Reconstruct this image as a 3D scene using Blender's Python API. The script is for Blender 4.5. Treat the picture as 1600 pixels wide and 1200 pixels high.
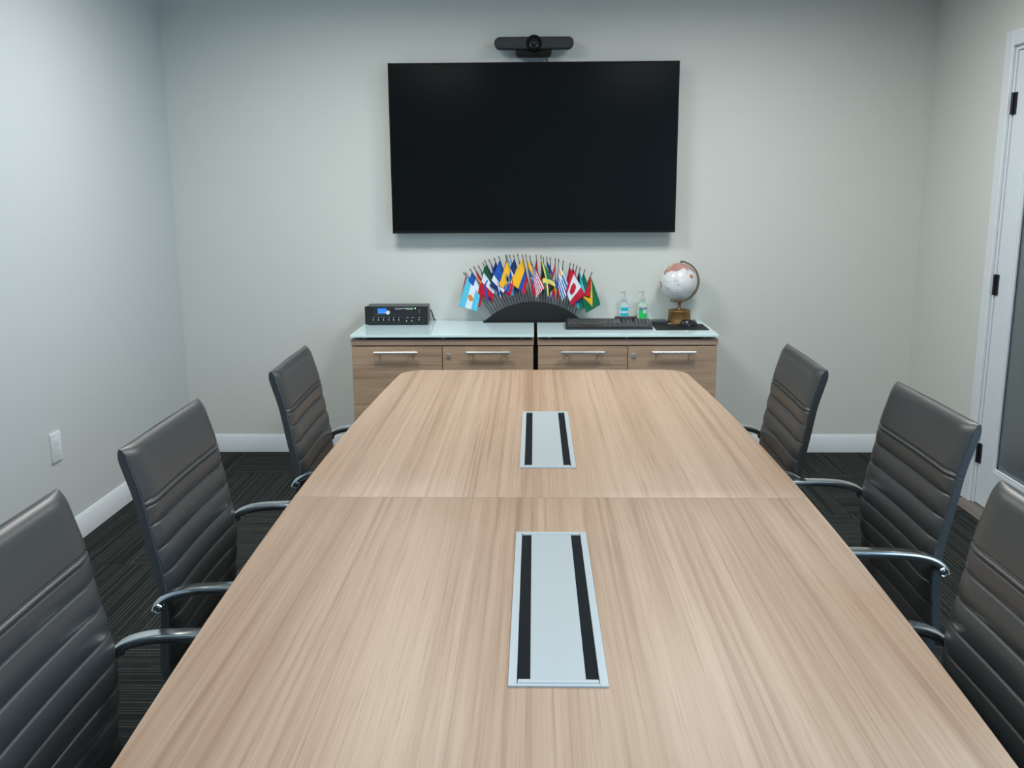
import bpy, bmesh, math, random
from mathutils import Vector, Matrix
for o in list(bpy.data.objects): bpy.data.objects.remove(o)
S = bpy.context.scene; C = S.collection
PI = math.pi
R = math.radians
# ---------------------------------------------------------------- camera, world, lights, exposure
cam = bpy.data.cameras.new('camera'); cam.sensor_width = 36; cam.sensor_fit = 'HORIZONTAL'
cam.lens = 36*1457.5/1600; cam.clip_start = .02
co = bpy.data.objects.new('camera', cam); C.objects.link(co); S.camera = co
yw, pt, rl = -.0248, .2058, -.0059
Xr = Vector((math.cos(yw), -math.sin(yw), 0))
F = Vector((math.cos(pt)*math.sin(yw), math.cos(pt)*math.cos(yw), -math.sin(pt)))
U = Vector((math.sin(pt)*math.sin(yw), math.sin(pt)*math.cos(yw), math.cos(pt)))
right = math.cos(rl)*Xr + math.sin(rl)*U; up = -math.sin(rl)*Xr + math.cos(rl)*U
M = Matrix((right, up, -F)).transposed().to_4x4(); M.translation = Vector((-.002, -5.1014, 1.462))
co.matrix_world = M

XL, XR, YB, YF, ZC = -1.955, 2.0605, 0.0, -7.2, 2.60
w = bpy.data.worlds.new('world'); S.world = w; w.use_nodes = True
w.node_tree.nodes['Background'].inputs[0].default_value = (.55, .68, .85, 1)
w.node_tree.nodes['Background'].inputs[1].default_value = .25

def area(name, loc, rot, sx, sy, power, col):
    l = bpy.data.lights.new(name, 'AREA'); l.shape = 'RECTANGLE'; l.size = sx; l.size_y = sy
    l.energy = power; l.color = col
    o = bpy.data.objects.new(name, l); C.objects.link(o); o.location = loc; o.rotation_euler = rot
    return o
LAMPS = [(-.80, -1.50), (.90, -1.50), (-.80, -4.0), (.90, -4.0)]
for x, y in LAMPS:
    area('ceiling_lamp', (x, y, ZC-.035), (0, 0, 0), .56, .56, (29 if y > -2 else 15), (1.0, 1.0, .955)).data.spread = R(168)
area('cool_fill_light', (XR-.08, -5.2, 1.45), (0, R(90), 0), 1.5, 2.2, 62, (.42, .70, 1.0))  # unseen bluish area light, added to cool the left wall
area('corridor_lamp', (3.0, -1.6, ZC-.05), (0, 0, 0), .6, .6, 22, (1, .98, .95))

vs = S.view_settings
vs.view_transform = 'Standard'; vs.look = 'None'; vs.gamma = 1; vs.use_curve_mapping = False
vs.exposure = 0.0

# ---------------------------------------------------------------- materials
def mat(name, col, rough=.5, metal=0, spec=.5, **k):
    m = bpy.data.materials.new(name); m.use_nodes = True
    b = m.node_tree.nodes['Principled BSDF']
    b.inputs['Base Color'].default_value = (*col, 1)
    b.inputs['Roughness'].default_value = rough; b.inputs['Metallic'].default_value = metal
    b.inputs['Specular IOR Level'].default_value = spec
    for kk, v in k.items(): b.inputs[kk.replace('_', ' ')].default_value = v
    return m
def nodes(m): return m.node_tree.nodes, m.node_tree.links, m.node_tree.nodes['Principled BSDF']
def noise(m, scale, detail=3, rough=.5, vec=None, dist=0):
    n, l, b = nodes(m); t = n.new('ShaderNodeTexNoise'); t.inputs['Scale'].default_value = scale
    t.inputs['Detail'].default_value = detail; t.inputs['Roughness'].default_value = rough
    t.inputs['Distortion'].default_value = dist
    if vec is not None: l.new(vec, t.inputs['Vector'])
    return t.outputs['Fac']
def ramp(m, fac, stops, interp='LINEAR'):
    n, l, b = nodes(m); r = n.new('ShaderNodeValToRGB'); r.color_ramp.interpolation = interp
    e = r.color_ramp.elements
    while len(e) > 1: e.remove(e[-1])
    e[0].position = stops[0][0]; e[0].color = (*stops[0][1], 1)
    for p_, c_ in stops[1:]:
        x = e.new(p_); x.color = (*c_, 1)
    l.new(fac, r.inputs[0]); return r.outputs[0]
def math_(m, op, a, b_=None, c=None):
    n, l, b = nodes(m); t = n.new('ShaderNodeMath'); t.operation = op
    for i, v in enumerate((a, b_, c)):
        if v is None: continue
        if isinstance(v, (int, float)): t.inputs[i].default_value = v
        else: l.new(v, t.inputs[i])
    return t.outputs[0]
def mixc(m, fac, a, b_, bt='MIX'):
    n, l, b = nodes(m); t = n.new('ShaderNodeMix'); t.data_type = 'RGBA'; t.blend_type = bt
    for i, v in ((0, fac), (6, a), (7, b_)):
        if isinstance(v, (int, float)): t.inputs[i].default_value = v
        elif isinstance(v, tuple): t.inputs[i].default_value = (*v, 1)
        else: l.new(v, t.inputs[i])
    return t.outputs[2]
def bump(m, h, dist, strength=1):
    n, l, b = nodes(m); t = n.new('ShaderNodeBump'); t.inputs['Distance'].default_value = dist
    t.inputs['Strength'].default_value = strength
    l.new(h, t.inputs['Height']); l.new(t.outputs[0], b.inputs['Normal'])
def coords(m, scale=(1, 1, 1), rand=0):
    n, l, b = nodes(m); tc = n.new('ShaderNodeTexCoord'); mp = n.new('ShaderNodeMapping')
    mp.inputs['Scale'].default_value = scale; l.new(tc.outputs['Object'], mp.inputs[0])
    if rand:
        oi = n.new('ShaderNodeObjectInfo'); v = n.new('ShaderNodeVectorMath'); v.operation = 'SCALE'
        v.inputs[0].default_value = (rand, rand*1.7, rand*.6); l.new(oi.outputs['Random'], v.inputs['Scale'])
        l.new(v.outputs[0], mp.inputs['Location'])
    return mp.outputs[0]

def wall_mat(name, col):
    m = mat(name, col, .62, spec=.3); v = coords(m)
    bump(m, noise(m, 220, 4, .6, v), .0006, .5); return m
M_wall = wall_mat('painted_wall', (.615, .645, .620))
M_wall_l = wall_mat('wall_daylight_tint', (.575, .622, .640))  # left wall: bluish daylight cast put into the base colour
M_ceil = wall_mat('ceiling_paint', (.80, .80, .78))
M_trim = mat('white_trim', (.68, .735, .785), .38)
M_door = mat('door_paint', (.66, .73, .79), .38)
def wood(name, axis, cols, rough, fine=1.0, gap=.5):
    m = mat(name, cols[1], rough, spec=.45); n, l, b = nodes(m)
    a, c = (.35, 1) if axis == 'y' else (1, .35)
    if axis == 'y': big = coords(m, (11, .22, 11), gap); mid = coords(m, (48, .34, 48), gap); fn = coords(m, (170, 1.3, 170), gap); pore = coords(m, (360, 5, 360), gap)
    else: big = coords(m, (.8, 9, 9), gap); mid = coords(m, (1.3, 34, 34), gap); fn = coords(m, (4, 190, 190), gap); pore = coords(m, (10, 500, 500), gap)
    nb = noise(m, 1, 3, .55, big, .25); nm = noise(m, 1, 4, .6, mid, .35); nf = noise(m, 1, 3, .6, fn, .2); np_ = noise(m, 1, 2, .5, pore)
    s = math_(m, 'ADD', math_(m, 'MULTIPLY', nb, .42), math_(m, 'MULTIPLY', nm, .38))
    s = math_(m, 'ADD', s, math_(m, 'MULTIPLY', nf, .20*fine))
    c_ = ramp(m, s, [(.37, cols[0]), (.47, cols[1]), (.56, cols[2]), (.66, cols[3])])
    pr = ramp(m, np_, [(.30, (.80, .77, .74)), (.46, (1, 1, 1))])
    c_ = mixc(m, .75*fine, c_, pr, 'MULTIPLY')
    thin = noise(m, 1, 3, .65, coords(m, (62, .42, 62) if axis == 'y' else (.6, 70, 70), gap), .15)
    c_ = mixc(m, .58, c_, ramp(m, thin, [(.36, (.68, .62, .57)), (.44, (.92, .90, .89)), (.52, (1, 1, 1))]), 'MULTIPLY')
    l.new(c_, b.inputs['Base Color'])
    l.new(math_(m, 'ADD', math_(m, 'MULTIPLY', nf, .12), rough-.06), b.inputs['Roughness'])
    bump(m, np_, .00015, .35); return m
M_table = wood('table_laminate', 'y', [(.335, .225, .152), (.392, .274, .192), (.434, .312, .225), (.460, .339, .252)], .44)
M_cab = wood('cabinet_laminate', 'x', [(.26, .175, .115), (.36, .25, .168), (.44, .315, .22), (.50, .37, .265)], .45)
M_cabtop = wood('cabinet_top_edge', 'x', [(.24, .16, .12), (.32, .22, .17), (.36, .255, .20), (.40, .29, .235)], .42)
M_band = mat('table_edge_band', (.40, .30, .225), .4)
M_leather = mat('grey_leather', (.038, .042, .0435), .37, spec=.6)
_v = coords(M_leather); bump(M_leather, noise(M_leather, 520, 3, .55, _v), .0005, .35)
M_stitch = mat('stitch_thread', (.11, .115, .115), .6)
M_chrome = mat('chrome', (.62, .66, .68), .13, 1)
M_alu = mat('brushed_aluminium', (.62, .64, .65), .32, 1)
M_powder = mat('silver_powder_coat', (.46, .52, .55), .38, .15)
M_handle = mat('satin_handle_metal', (.80, .82, .83), .28, .9)
M_lid = mat('silver_lid', (.43, .485, .51), .36, .1)
M_black = mat('black_plastic', (.012, .013, .015), .38)
M_blackm = mat('matt_black', (.008, .010, .011), .55, spec=.25)
M_bezel = mat('bezel_black', (.006, .007, .007), .5, spec=.15)
M_screen = mat('screen_glass', (.004, .005, .0055), .16, spec=.15)
M_brush = mat('black_brush', (.006, .009, .012), .7, spec=.08)
_v = coords(M_brush, (900, 30, 100)); bump(M_brush, noise(M_brush, 1, 2, .5, _v), .001, .6)
M_gtop = mat('white_backed_glass', (.66, .84, .90), .05, spec=.7)
M_gedge = mat('green_glass_edge', (.62, .84, .84), .12)
M_gold = mat('antique_brass', (.30, .17, .065), .38, .9)
M_bronze = mat('dark_bronze', (.27, .19, .10), .35, .85)
M_white = mat('white_plastic', (.72, .77, .80), .35)
M_dark = mat('dark_slot', (.16, .17, .17), .7)
M_carpet_back = mat('subfloor', (.02, .022, .023), .9)

def carpet_mat():
    m = mat('striped_carpet', (.025, .03, .032), .95, spec=.1); n, l, b = nodes(m)
    v = coords(m, (1, 1, 1), 3.0); vs_ = coords(m, (60, 1.2, 60), 3.0); vl = coords(m, (150, .5, 150), 5.0); vf = coords(m, (400, 400, 400))
    base = ramp(m, noise(m, 1, 2, .5, vs_), [(.35, (.015, .0185, .019)), (.65, (.024, .028, .0275))])
    sp = n.new('ShaderNodeSeparateXYZ'); l.new(v, sp.inputs[0])
    # thin pale yarn lines along y, irregularly broken
    ln = math_(m, 'PINGPONG', math_(m, 'ADD', sp.outputs[0], math_(m, 'MULTIPLY', noise(m, 1.0, 1, .5, coords(m, (8, 0, 0), 3.0)), .06)), .0075)
    lm = math_(m, 'LESS_THAN', ln, .00085)
    br = math_(m, 'GREATER_THAN', noise(m, 1, 2, .5, vl), .46)
    lm = math_(m, 'MULTIPLY', lm, br)
    lc = ramp(m, noise(m, 6, 1, .5, v), [(.4, (.17, .20, .20)), (.6, (.22, .20, .145))])
    c = mixc(m, math_(m, 'MULTIPLY', lm, .62), base, lc)
    sp2 = noise(m, 1, 2, .6, vf)
    c = mixc(m, 1.0, c, ramp(m, sp2, [(.3, (.45, .45, .45)), (.7, (1.5, 1.5, 1.5))]), 'MULTIPLY')
    l.new(c, b.inputs['Base Color']); bump(m, sp2, .003, .9); return m
M_carpet = carpet_mat()

# ---------------------------------------------------------------- mesh helpers
def new(): return bmesh.new()
def box(bm, x0, x1, y0, y1, z0, z1, bev=0, seg=1, mi=0):
    r = bmesh.ops.create_cube(bm, size=1)
    vs_ = r['verts']
    for v in vs_: v.co = Vector(((x0+x1)/2+v.co.x*(x1-x0), (y0+y1)/2+v.co.y*(y1-y0), (z0+z1)/2+v.co.z*(z1-z0)))
    fs = set(f for v in vs_ for f in v.link_faces)
    for f in fs: f.material_index = mi
    if bev:
        es = list(set(e for v in vs_ for e in v.link_edges))
        bmesh.ops.bevel(bm, geom=es, offset=bev, segments=seg, affect='EDGES', profile=.5)
    return bm
def prism(bm, pts, a0, a1, axis='z', bev=0, seg=1):
    f = {'z': lambda p, a: (p[0], p[1], a), 'y': lambda p, a: (p[0], a, p[1]), 'x': lambda p, a: (a, p[0], p[1])}[axis]
    v0 = [bm.verts.new(f(p, a0)) for p in pts]; v1 = [bm.verts.new(f(p, a1)) for p in pts]; n = len(pts)
    fs = [bm.faces.new(v0), bm.faces.new(v1)]
    for i in range(n): fs.append(bm.faces.new((v0[i], v0[(i+1) % n], v1[(i+1) % n], v1[i])))
    bmesh.ops.recalc_face_normals(bm, faces=fs)
    if bev:
        es = list(fs[0].edges)+list(fs[1].edges)
        bmesh.ops.bevel(bm, geom=es, offset=bev, segments=seg, affect='EDGES', profile=.5)
    return bm
def rounded(x0, x1, y0, y1, r, n=5):
    pts = []
    for cx, cy, a in ((x1-r, y1-r, 0), (x0+r, y1-r, 90), (x0+r, y0+r, 180), (x1-r, y0+r, 270)):
        for i in range(n+1):
            t = R(a+90*i/n); pts.append((cx+r*math.cos(t), cy+r*math.sin(t)))
    return pts
def lathe(bm, prof, n=24, c=(0, 0, 0), mtx=None):
    rings = []
    for r_, z in prof:
        if r_ < 1e-6: rings.append([bm.verts.new((0, 0, z))])
        else: rings.append([bm.verts.new((r_*math.cos(2*PI*i/n), r_*math.sin(2*PI*i/n), z)) for i in range(n)])
    fs = []
    for a, b in zip(rings, rings[1:]):
        for i in range(n):
            j = (i+1) % n
            if len(a) == 1 and len(b) == 1: continue
            if len(a) == 1: fs.append(bm.faces.new((a[0], b[i], b[j])))
            elif len(b) == 1: fs.append(bm.faces.new((a[i], a[j], b[0])))
            else: fs.append(bm.faces.new((a[i], a[j], b[j], b[i])))
    for rg in (rings[0], rings[-1]):
        if len(rg) > 2: fs.append(bm.faces.new(rg))
    bmesh.ops.recalc_face_normals(bm, faces=fs)
    m_ = mtx if mtx is not None else Matrix.Translation(c)
    for rg in rings:
        for v in rg: v.co = m_ @ v.co
    return bm
def axis_mtx(p, d):
    q = Vector(d).to_track_quat('Z', 'Y'); return Matrix.Translation(p) @ q.to_matrix().to_4x4()
def cyl(bm, p0, p1, r, n=12, r1=None):
    p0 = Vector(p0); p1 = Vector(p1); L = (p1-p0).length
    return lathe(bm, [(r, 0), (r if r1 is None else r1, L)], n, mtx=axis_mtx(p0, p1-p0))
def catmull(pts, n=6):
    P = [Vector(p) for p in pts]; out = []
    for i in range(len(P)-1):
        a = P[i-1] if i else 2*P[0]-P[1]; b, c = P[i], P[i+1]; d = P[i+2] if i+2 < len(P) else 2*P[-1]-P[-2]
        for k in range(n):
            t = k/n
            out.append(.5*((2*b)+(c-a)*t+(2*a-5*b+4*c-d)*t*t+(3*b-a-3*c+d)*t**3))
    out.append(P[-1]); return out
def tube(bm, pts, rx, ry=None, n=10, side=Vector((0, 1, 0)), sq=1.0):
    """sweep an ellipse: rx along `side`, ry along the path normal"""
    ry = rx if ry is None else ry; pts = [Vector(p) for p in pts]; rings = []
    for i, p_ in enumerate(pts):
        t = (pts[min(i+1, len(pts)-1)]-pts[max(i-1, 0)]).normalized()
        s = (side-t*side.dot(t))
        if s.length < 1e-3: s = Vector((1, 0, 0))-t*t.x
        s.normalize(); u_ = t.cross(s)
        fx = rx(i/(len(pts)-1)) if callable(rx) else rx; fy = ry(i/(len(pts)-1)) if callable(ry) else ry
        ring = []
        for k in range(n):
            a = 2*PI*k/n; c_, s_ = math.cos(a), math.sin(a)
            e = sq
            ring.append(bm.verts.new(p_+s*fx*math.copysign(abs(c_)**e, c_)+u_*fy*math.copysign(abs(s_)**e, s_)))
        rings.append(ring)
    fs = []
    for a, b in zip(rings, rings[1:]):
        for k in range(n): fs.append(bm.faces.new((a[k], a[(k+1) % n], b[(k+1) % n], b[k])))
    fs.append(bm.faces.new(rings[0])); fs.append(bm.faces.new(rings[-1]))
    bmesh.ops.recalc_face_normals(bm, faces=fs); return bm
def obj(name, bm, m, parent=None, smooth=35, loc=None, kind=None, label=None):
    me = bpy.data.meshes.new(name); bm.to_mesh(me); bm.free()
    for x in (m if isinstance(m, (list, tuple)) else [m]): me.materials.append(x)
    if smooth:
        for p_ in me.polygons: p_.use_smooth = True
        me.set_sharp_from_angle(angle=R(smooth))
    o = bpy.data.objects.new(name, me); C.objects.link(o)
    if parent: o.parent = parent
    if loc: o.location = loc
    if kind: o['kind'] = kind
    if label: o['label'] = label
    return o
def thing(name, label, cat, loc=(0, 0, 0), rotz=0, group=None):
    o = bpy.data.objects.new(name, None); C.objects.link(o); o.empty_display_size = .05
    o.location = loc; o.rotation_euler = (0, 0, rotz); o['label'] = label; o['category'] = cat
    if group: o['group'] = group
    return o
def struct(name, bm, m, label, cat, parent=None, smooth=35):
    o = obj(name, bm, m, parent, smooth); 
    if not parent: o['kind'] = 'structure'; o['label'] = label; o['category'] = cat
    return o
def text(name, body, size, m, parent, loc, rot, ext=.0002, label=None):
    cu = bpy.data.curves.new(name, 'FONT'); cu.body = body; cu.size = size; cu.extrude = ext; cu.align_x = 'CENTER'; cu.align_y = 'CENTER'
    t = bpy.data.objects.new('tmp', cu); C.objects.link(t)
    dg = bpy.context.evaluated_depsgraph_get(); dg.update()
    me = bpy.data.meshes.new_from_object(t.evaluated_get(dg)); bpy.data.objects.remove(t)
    me.materials.clear(); me.materials.append(m)
    o = bpy.data.objects.new(name, me); C.objects.link(o); o.parent = parent; o.location = loc; o.rotation_euler = rot
    if label: o['label'] = label
    return o

# ---------------------------------------------------------------- room shell
TH = .1
struct('wall_back', box(new(), XL-TH, XR+TH, YB, YB+TH, -.05, ZC), M_wall, 'pale grey green painted back wall behind the television', 'wall')
struct('wall_left', box(new(), XL-TH, XL, YF, YB, -.05, ZC), M_wall_l, 'pale painted left wall, cool daylight cast put into its colour, with white outlet', 'wall')
DY0, DY1, DZ = -1.83, -.850, 2.05      # door opening in right wall
WY0, WY1, WZ0, WZ1 = -6.35, -4.05, .7, 2.2   # unseen window added further along it, to go with the cool fill light
bm = new(); box(bm, XR, XR+TH, DY1, YB, -.05, ZC); box(bm, XR, XR+TH, WY1, DY0, -.05, ZC); box(bm, XR, XR+TH, YF, WY0, -.05, ZC); box(bm, XR, XR+TH, WY0, WY1, -.05, WZ0); box(bm, XR, XR+TH, WY0, WY1, WZ1, ZC); box(bm, XR, XR+TH, DY0, DY1, DZ, ZC)
struct('wall_right', bm, M_wall, 'pale grey green painted right wall around the glazed door', 'wall')
struct('wall_front', box(new(), XL-TH, XR+TH, YF-TH, YF, -.05, ZC), M_wall, 'pale wall behind the viewpoint', 'wall')
bm = new(); fr = .05
box(bm, XR-.02, XR+TH, WY0, WY1, WZ0, WZ0+fr, .004); box(bm, XR-.02, XR+TH, WY0, WY1, WZ1-fr, WZ1, .004)
for y in (WY0, (WY0+WY1)/2-fr/2, WY1-fr): box(bm, XR-.02, XR+TH, y, y+fr, WZ0+fr, WZ1-fr, .004)
struct('added_window_1', bm, M_trim, 'unseen white framed window added in the right wall for cool light on the left wall', 'window')
ct = struct('ceiling', box(new(), XL-TH, XR+TH, YF-TH, YB+TH, ZC, ZC+.06), M_ceil, 'flat white ceiling above the table', 'ceiling')
# floor with carpet tiles
fl = struct('floor', box(new(), XL-TH, XR+TH+1.6, YF-TH, YB+TH, -.06, 0), M_carpet_back, 'dark grey striped carpet tile floor under the table', 'floor')
T = .61; xs = [XL, -1.62]; 
while xs[-1]+T < XR: xs.append(xs[-1]+T)
xs.append(XR)
ys = [0, -.42]
while ys[-1]-T > YF: ys.append(ys[-1]-T)
ys.append(YF)
VV = {(0, 0): 1, (0, 1): 0, (0, 5): 1, (0, 6): 1, (1, 0): 1, (1, 1): 1, (1, 5): 1, (1, 6): 0, (2, 0): 1, (2, 1): 0, (2, 5): 0, (2, 6): 1, (3, 0): 1, (3, 1): 1, (3, 5): 1, (3, 6): 1, (4, 0): 0, (4, 1): 0, (4, 5): 0, (4, 6): 0}
tile_mesh = {}
for r_ in range(len(ys)-1):
    for c_ in range(len(xs)-1):
        x0, x1, y1, y0 = xs[c_], xs[c_+1], ys[r_], ys[r_+1]
        v_ = VV.get((r_, c_), (r_+c_) % 2)
        a, b = (x1-x0, y1-y0) if v_ else (y1-y0, x1-x0)
        key = (round(a, 3), round(b, 3))
        if key not in tile_mesh:
            bm = new(); box(bm, -a/2+.0006, a/2-.0006, -b/2+.0006, b/2-.0006, 0, .006, .0015)
            o = obj('carpet_tile', bm, M_carpet, fl, 0); tile_mesh[key] = o.data
        else:
            o = bpy.data.objects.new('carpet_tile', tile_mesh[key]); C.objects.link(o); o.parent = fl
        o.location = ((x0+x1)/2, (y0+y1)/2, 0); o.rotation_euler = (0, 0, 0 if v_ else PI/2)
# baseboards (profile: depth from wall, height)
BP = [(0, .006), (.014, .006), (.014, .084), (.0115, .088), (.0115, .093), (.008, .098), (.005, .106), (0, .107)]
def baseboard(name, a0, a1, side, label):
    bm = new()
    if side == 'back': prism(bm, [(-d, z) for d, z in BP], a0, a1, 'x')
    elif side == 'left': prism(bm, [(XL+d, z) for d, z in BP], a0, a1, 'y')
    elif side == 'right': prism(bm, [(XR-d, z) for d, z in BP], a0, a1, 'y')
    else: prism(bm, [(YF+d, z) for d, z in BP], a0, a1, 'x')
    struct(name, bm, M_trim, label, 'baseboard')
baseboard('baseboard_back', XL+.014, XR-.014, 'back', 'white moulded baseboard along the back wall')
baseboard('baseboard_left', YF+.014, 0, 'left', 'white moulded baseboard along the left wall')
baseboard('baseboard_right', DY1+.066, 0, 'right', 'white moulded baseboard between back corner and door')
baseboard('baseboard_front', XL+.014, XR-.014, 'front', 'white baseboard behind the viewpoint')
# door casing, door
bm = new(); CW = .066
for x0 in (XR-.016,):
    box(bm, x0, XR, DY1, DY1+CW, .0065, DZ+CW, .003); box(bm, x0, XR, DY0-CW, DY0, .0065, DZ+CW, .003)
    box(bm, x0, XR, DY0, DY1, DZ, DZ+CW, .003)
box(bm, XR, XR+TH, DY1-.018, DY1, .0065, DZ); box(bm, XR, XR+TH, DY0, DY0+.018, .0065, DZ); box(bm, XR, XR+TH, DY0+.018, DY1-.018, DZ-.018, DZ)
box(bm, XR+.05, XR+.062, DY1-.03, DY1-.018, .0065, DZ-.018)
struct('trim_1', bm, M_trim, 'white door casing and jamb around the glazed door', 'door frame')
dy1, dy0 = DY1-.0215, DY0+.0215; dz0, dz1 = .014, DZ-.0215; gx0, gx1 = XR+.004, XR+.044
gy1, gy0, gz0, gz1 = dy1-.135, dy0+.135, .205, dz1-.13
bm = new()
box(bm, gx0, gx1, gy1, dy1, dz0, dz1, .002); box(bm, gx0, gx1, dy0, gy0, dz0, dz1, .002)
box(bm, gx0, gx1, gy0, gy1, dz0, gz0, .002); box(bm, gx0, gx1, gy0, gy1, gz1, dz1, .002)
dr = struct('door_1', bm, M_door, 'white door with large frosted glass pane on right wall', 'door')
bm = new()
for a in (gx0+.002, gx1-.014):
    box(bm, a, a+.012, gy1-.012, gy1, gz0, gz1, .003); box(bm, a, a+.012, gy0, gy0+.012, gz0, gz1, .003)
    box(bm, a, a+.012, gy0+.012, gy1-.012, gz0, gz0+.012, .003); box(bm, a, a+.012, gy0+.012, gy1-.012, gz1-.012, gz1, .003)
obj('glazing_bead', bm, M_door, dr)
M_frost = mat('frosted_glass', (.45, .52, .54), .30, spec=.6, Transmission_Weight=.85, IOR=1.45)
_v = coords(M_frost); bump(M_frost, noise(M_frost, 300, 2, .5, _v), .0004, .4)
obj('glass_pane', box(new(), gx0+.017, gx0+.023, gy0+.001, gy1-.001, gz0+.001, gz1-.001), M_frost, dr, 0)
for z in (1.765, .985, .205):
    bm = new(); cyl(bm, (XR-.004, DY1-.020, z), (XR-.004, DY1-.020, z+.092), .0062, 12)
    for k in (.022, .046, .070): cyl(bm, (XR-.004, DY1-.020, z+k), (XR-.004, DY1-.020, z+k+.0012), .0068, 12)
    box(bm, XR-.003, XR+.0035, DY1-.0195, DY1-.017, z, z+.092); box(bm, XR, XR+.0042, DY1-.046, DY1-.0215, z, z+.092)
    for k in (.015, .046, .077): cyl(bm, (XR+.0008, DY1-.034, z+k), (XR-.0012, DY1-.034, z+k), .004, 8)
    obj('hinge', bm, M_black, dr, label='black door hinge')
bm = new(); lathe(bm, [(.026, 0), (.026, .006), (.010, .009), (.010, .04)], 20, mtx=axis_mtx((gx0, dy0+.06, 1.0), (-1, 0, 0)))
tube(bm, [(gx0-.04, dy0+.055, 1.0), (gx0-.042, dy0+.11, 1.0), (gx0-.04, dy0+.17, 1.0)], .008, .008, 8, Vector((0, 0, 1)))
obj('door_handle', bm, M_black, dr)
M_thresh = wood('threshold', 'y', [(.10, .085, .075), (.13, .11, .095), (.16, .135, .12), (.18, .16, .14)], .5)
bm = new(); prism(bm, [(XR-.085, .0062), (XR-.075, .011), (XR+.10, .011), (XR+.11, .0062)], DY0-.03, DY1+.045, 'y')
struct('trim_2', bm, M_thresh, 'grey brown threshold strip on the floor below the door', 'threshold')
# corridor behind the glazed door
CX = XR+TH+1.5
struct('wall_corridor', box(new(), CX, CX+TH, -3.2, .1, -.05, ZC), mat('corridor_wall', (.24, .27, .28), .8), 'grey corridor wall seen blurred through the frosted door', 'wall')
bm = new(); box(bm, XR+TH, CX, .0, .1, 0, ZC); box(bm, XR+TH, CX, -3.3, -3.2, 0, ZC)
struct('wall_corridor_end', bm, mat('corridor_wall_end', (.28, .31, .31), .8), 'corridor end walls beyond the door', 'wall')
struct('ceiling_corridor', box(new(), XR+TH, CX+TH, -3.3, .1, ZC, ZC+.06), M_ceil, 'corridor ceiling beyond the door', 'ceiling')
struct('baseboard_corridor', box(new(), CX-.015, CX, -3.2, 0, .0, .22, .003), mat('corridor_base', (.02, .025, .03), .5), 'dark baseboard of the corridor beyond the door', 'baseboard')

# ceiling light fixtures (their lamps are set at the top)
M_diff = mat('lamp_diffuser', (.9, .9, .9), .5)
_n, _l, _b = nodes(M_diff); _b.inputs['Emission Color'].default_value = (1, .97, .92, 1); _b.inputs['Emission Strength'].default_value = 1.0
for i, (x, y) in enumerate(LAMPS):
    t = thing('ceiling_light', 'square flush ceiling light panel %s' % ('over the left chairs near the back wall', 'over the right chairs near the back wall', 'over the front left end of the table', 'over the front right end of the table')[i], 'ceiling light', (x, y, ZC), 0, 'square ceiling lights')
    bm = new()
    for a in ((-.31, .31, -.31, -.285), (-.31, .31, .285, .31), (-.31, -.285, -.285, .285), (.285, .31, -.285, .285)): box(bm, *a, -.022, -.0005, .002)
    obj('frame', bm, M_white, t)
    obj('diffuser', box(new(), -.285, .285, -.285, .285, -.018, -.012), M_diff, t, 0)

# ---------------------------------------------------------------- conference table
TXC, TYS, TYF, TYN, TZ = .0325, -2.986, -1.386, -4.586, .745
def hw(y): return .611-.060*((y+2.8)/1.6)**2
tb = thing('conference_table', 'long boat-shaped light wood conference table in two halves with power boxes', 'table', (TXC, TYS, 0))
def half(far):
    s = 1 if far else -1; ye = (TYF if far else TYN); g = .0009; r_ = .085
    side = []
    for i in range(15):
        y = TYS+s*g+(ye-s*r_-TYS-s*g)*i/14; side.append((hw(y), y))
    xe = hw(ye-s*r_)
    arc = [(xe-r_+r_*math.cos(t)-.012*math.sin(t), ye-s*r_+s*r_*math.sin(t)) for t in [PI/2*i/8 for i in range(1, 9)]]
    rp = side+arc
    pts = [(x, y-TYS) for x, y in rp]+[(-x, y-TYS) for x, y in reversed(rp)]
    bm = new(); prism(bm, pts, TZ-.030, TZ, 'z', .0012, 2)
    for f in bm.faces:
        if f.normal.z < .5: f.material_index = 1
    return bm
obj('tabletop', half(True), [M_table, M_band], tb, 30, label='far half of the light wood tabletop')
obj('tabletop', half(False), [M_table, M_band], tb, 30, label='near half of the light wood tabletop')
for s in (1, -1):
    bm = new(); box(bm, -.19, .19, s*.95-.25, s*.95+.25, .0065, TZ-.031, .004); obj('pedestal', bm, M_cab, tb)
bm = new(); box(bm, -.012, .012, -.70, .70, .30, TZ-.031, .002); obj('modesty_panel', bm, M_cab, tb)
def power_box(cy):
    W, L = .1488/2, .6296/2; z = TZ; n = .0
    bm = new(); t = .0032
    f = .0130; e = .012
    box(bm, -W, -W+f, cy-L, cy+L, z, z+t, .0006); box(bm, W-f, W, cy-L, cy+L, z, z+t, .0006)
    box(bm, -W+f, W-f, cy-L, cy-L+.007, z, z+t, .0005); box(bm, -W+f, W-f, cy+L-.007, cy+L, z, z+t, .0005)
    fr = obj('power_box', bm, M_powder, tb, label='silver flush power box with hinged lid and black brush strips')
    for s in (-1, 1): obj('end_rail', box(new(), -W+f+.0012, W-f-.0012, cy+s*(L-.0125)-.0050, cy+s*(L-.0125)+.0050, z, z+t+.0009, .0007), M_powder, fr)
    lw = .0415
    obj('lid', box(new(), -lw, lw, cy-L+.0180, cy+L-.0180, z, z+.0034, .0006), M_lid, fr, label='pale silver lid')
    for s in (-1, 1):
        a, b = sorted((s*(lw+.0003), s*(W-f-.0003)))
        obj('brush_strip', box(new(), a, b, cy-L+.0180, cy+L-.0180, z, z+.0012), M_brush, fr, 0)
power_box(.5497); power_box(-.5497)

# ---------------------------------------------------------------- office chairs
HW = .222
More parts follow.
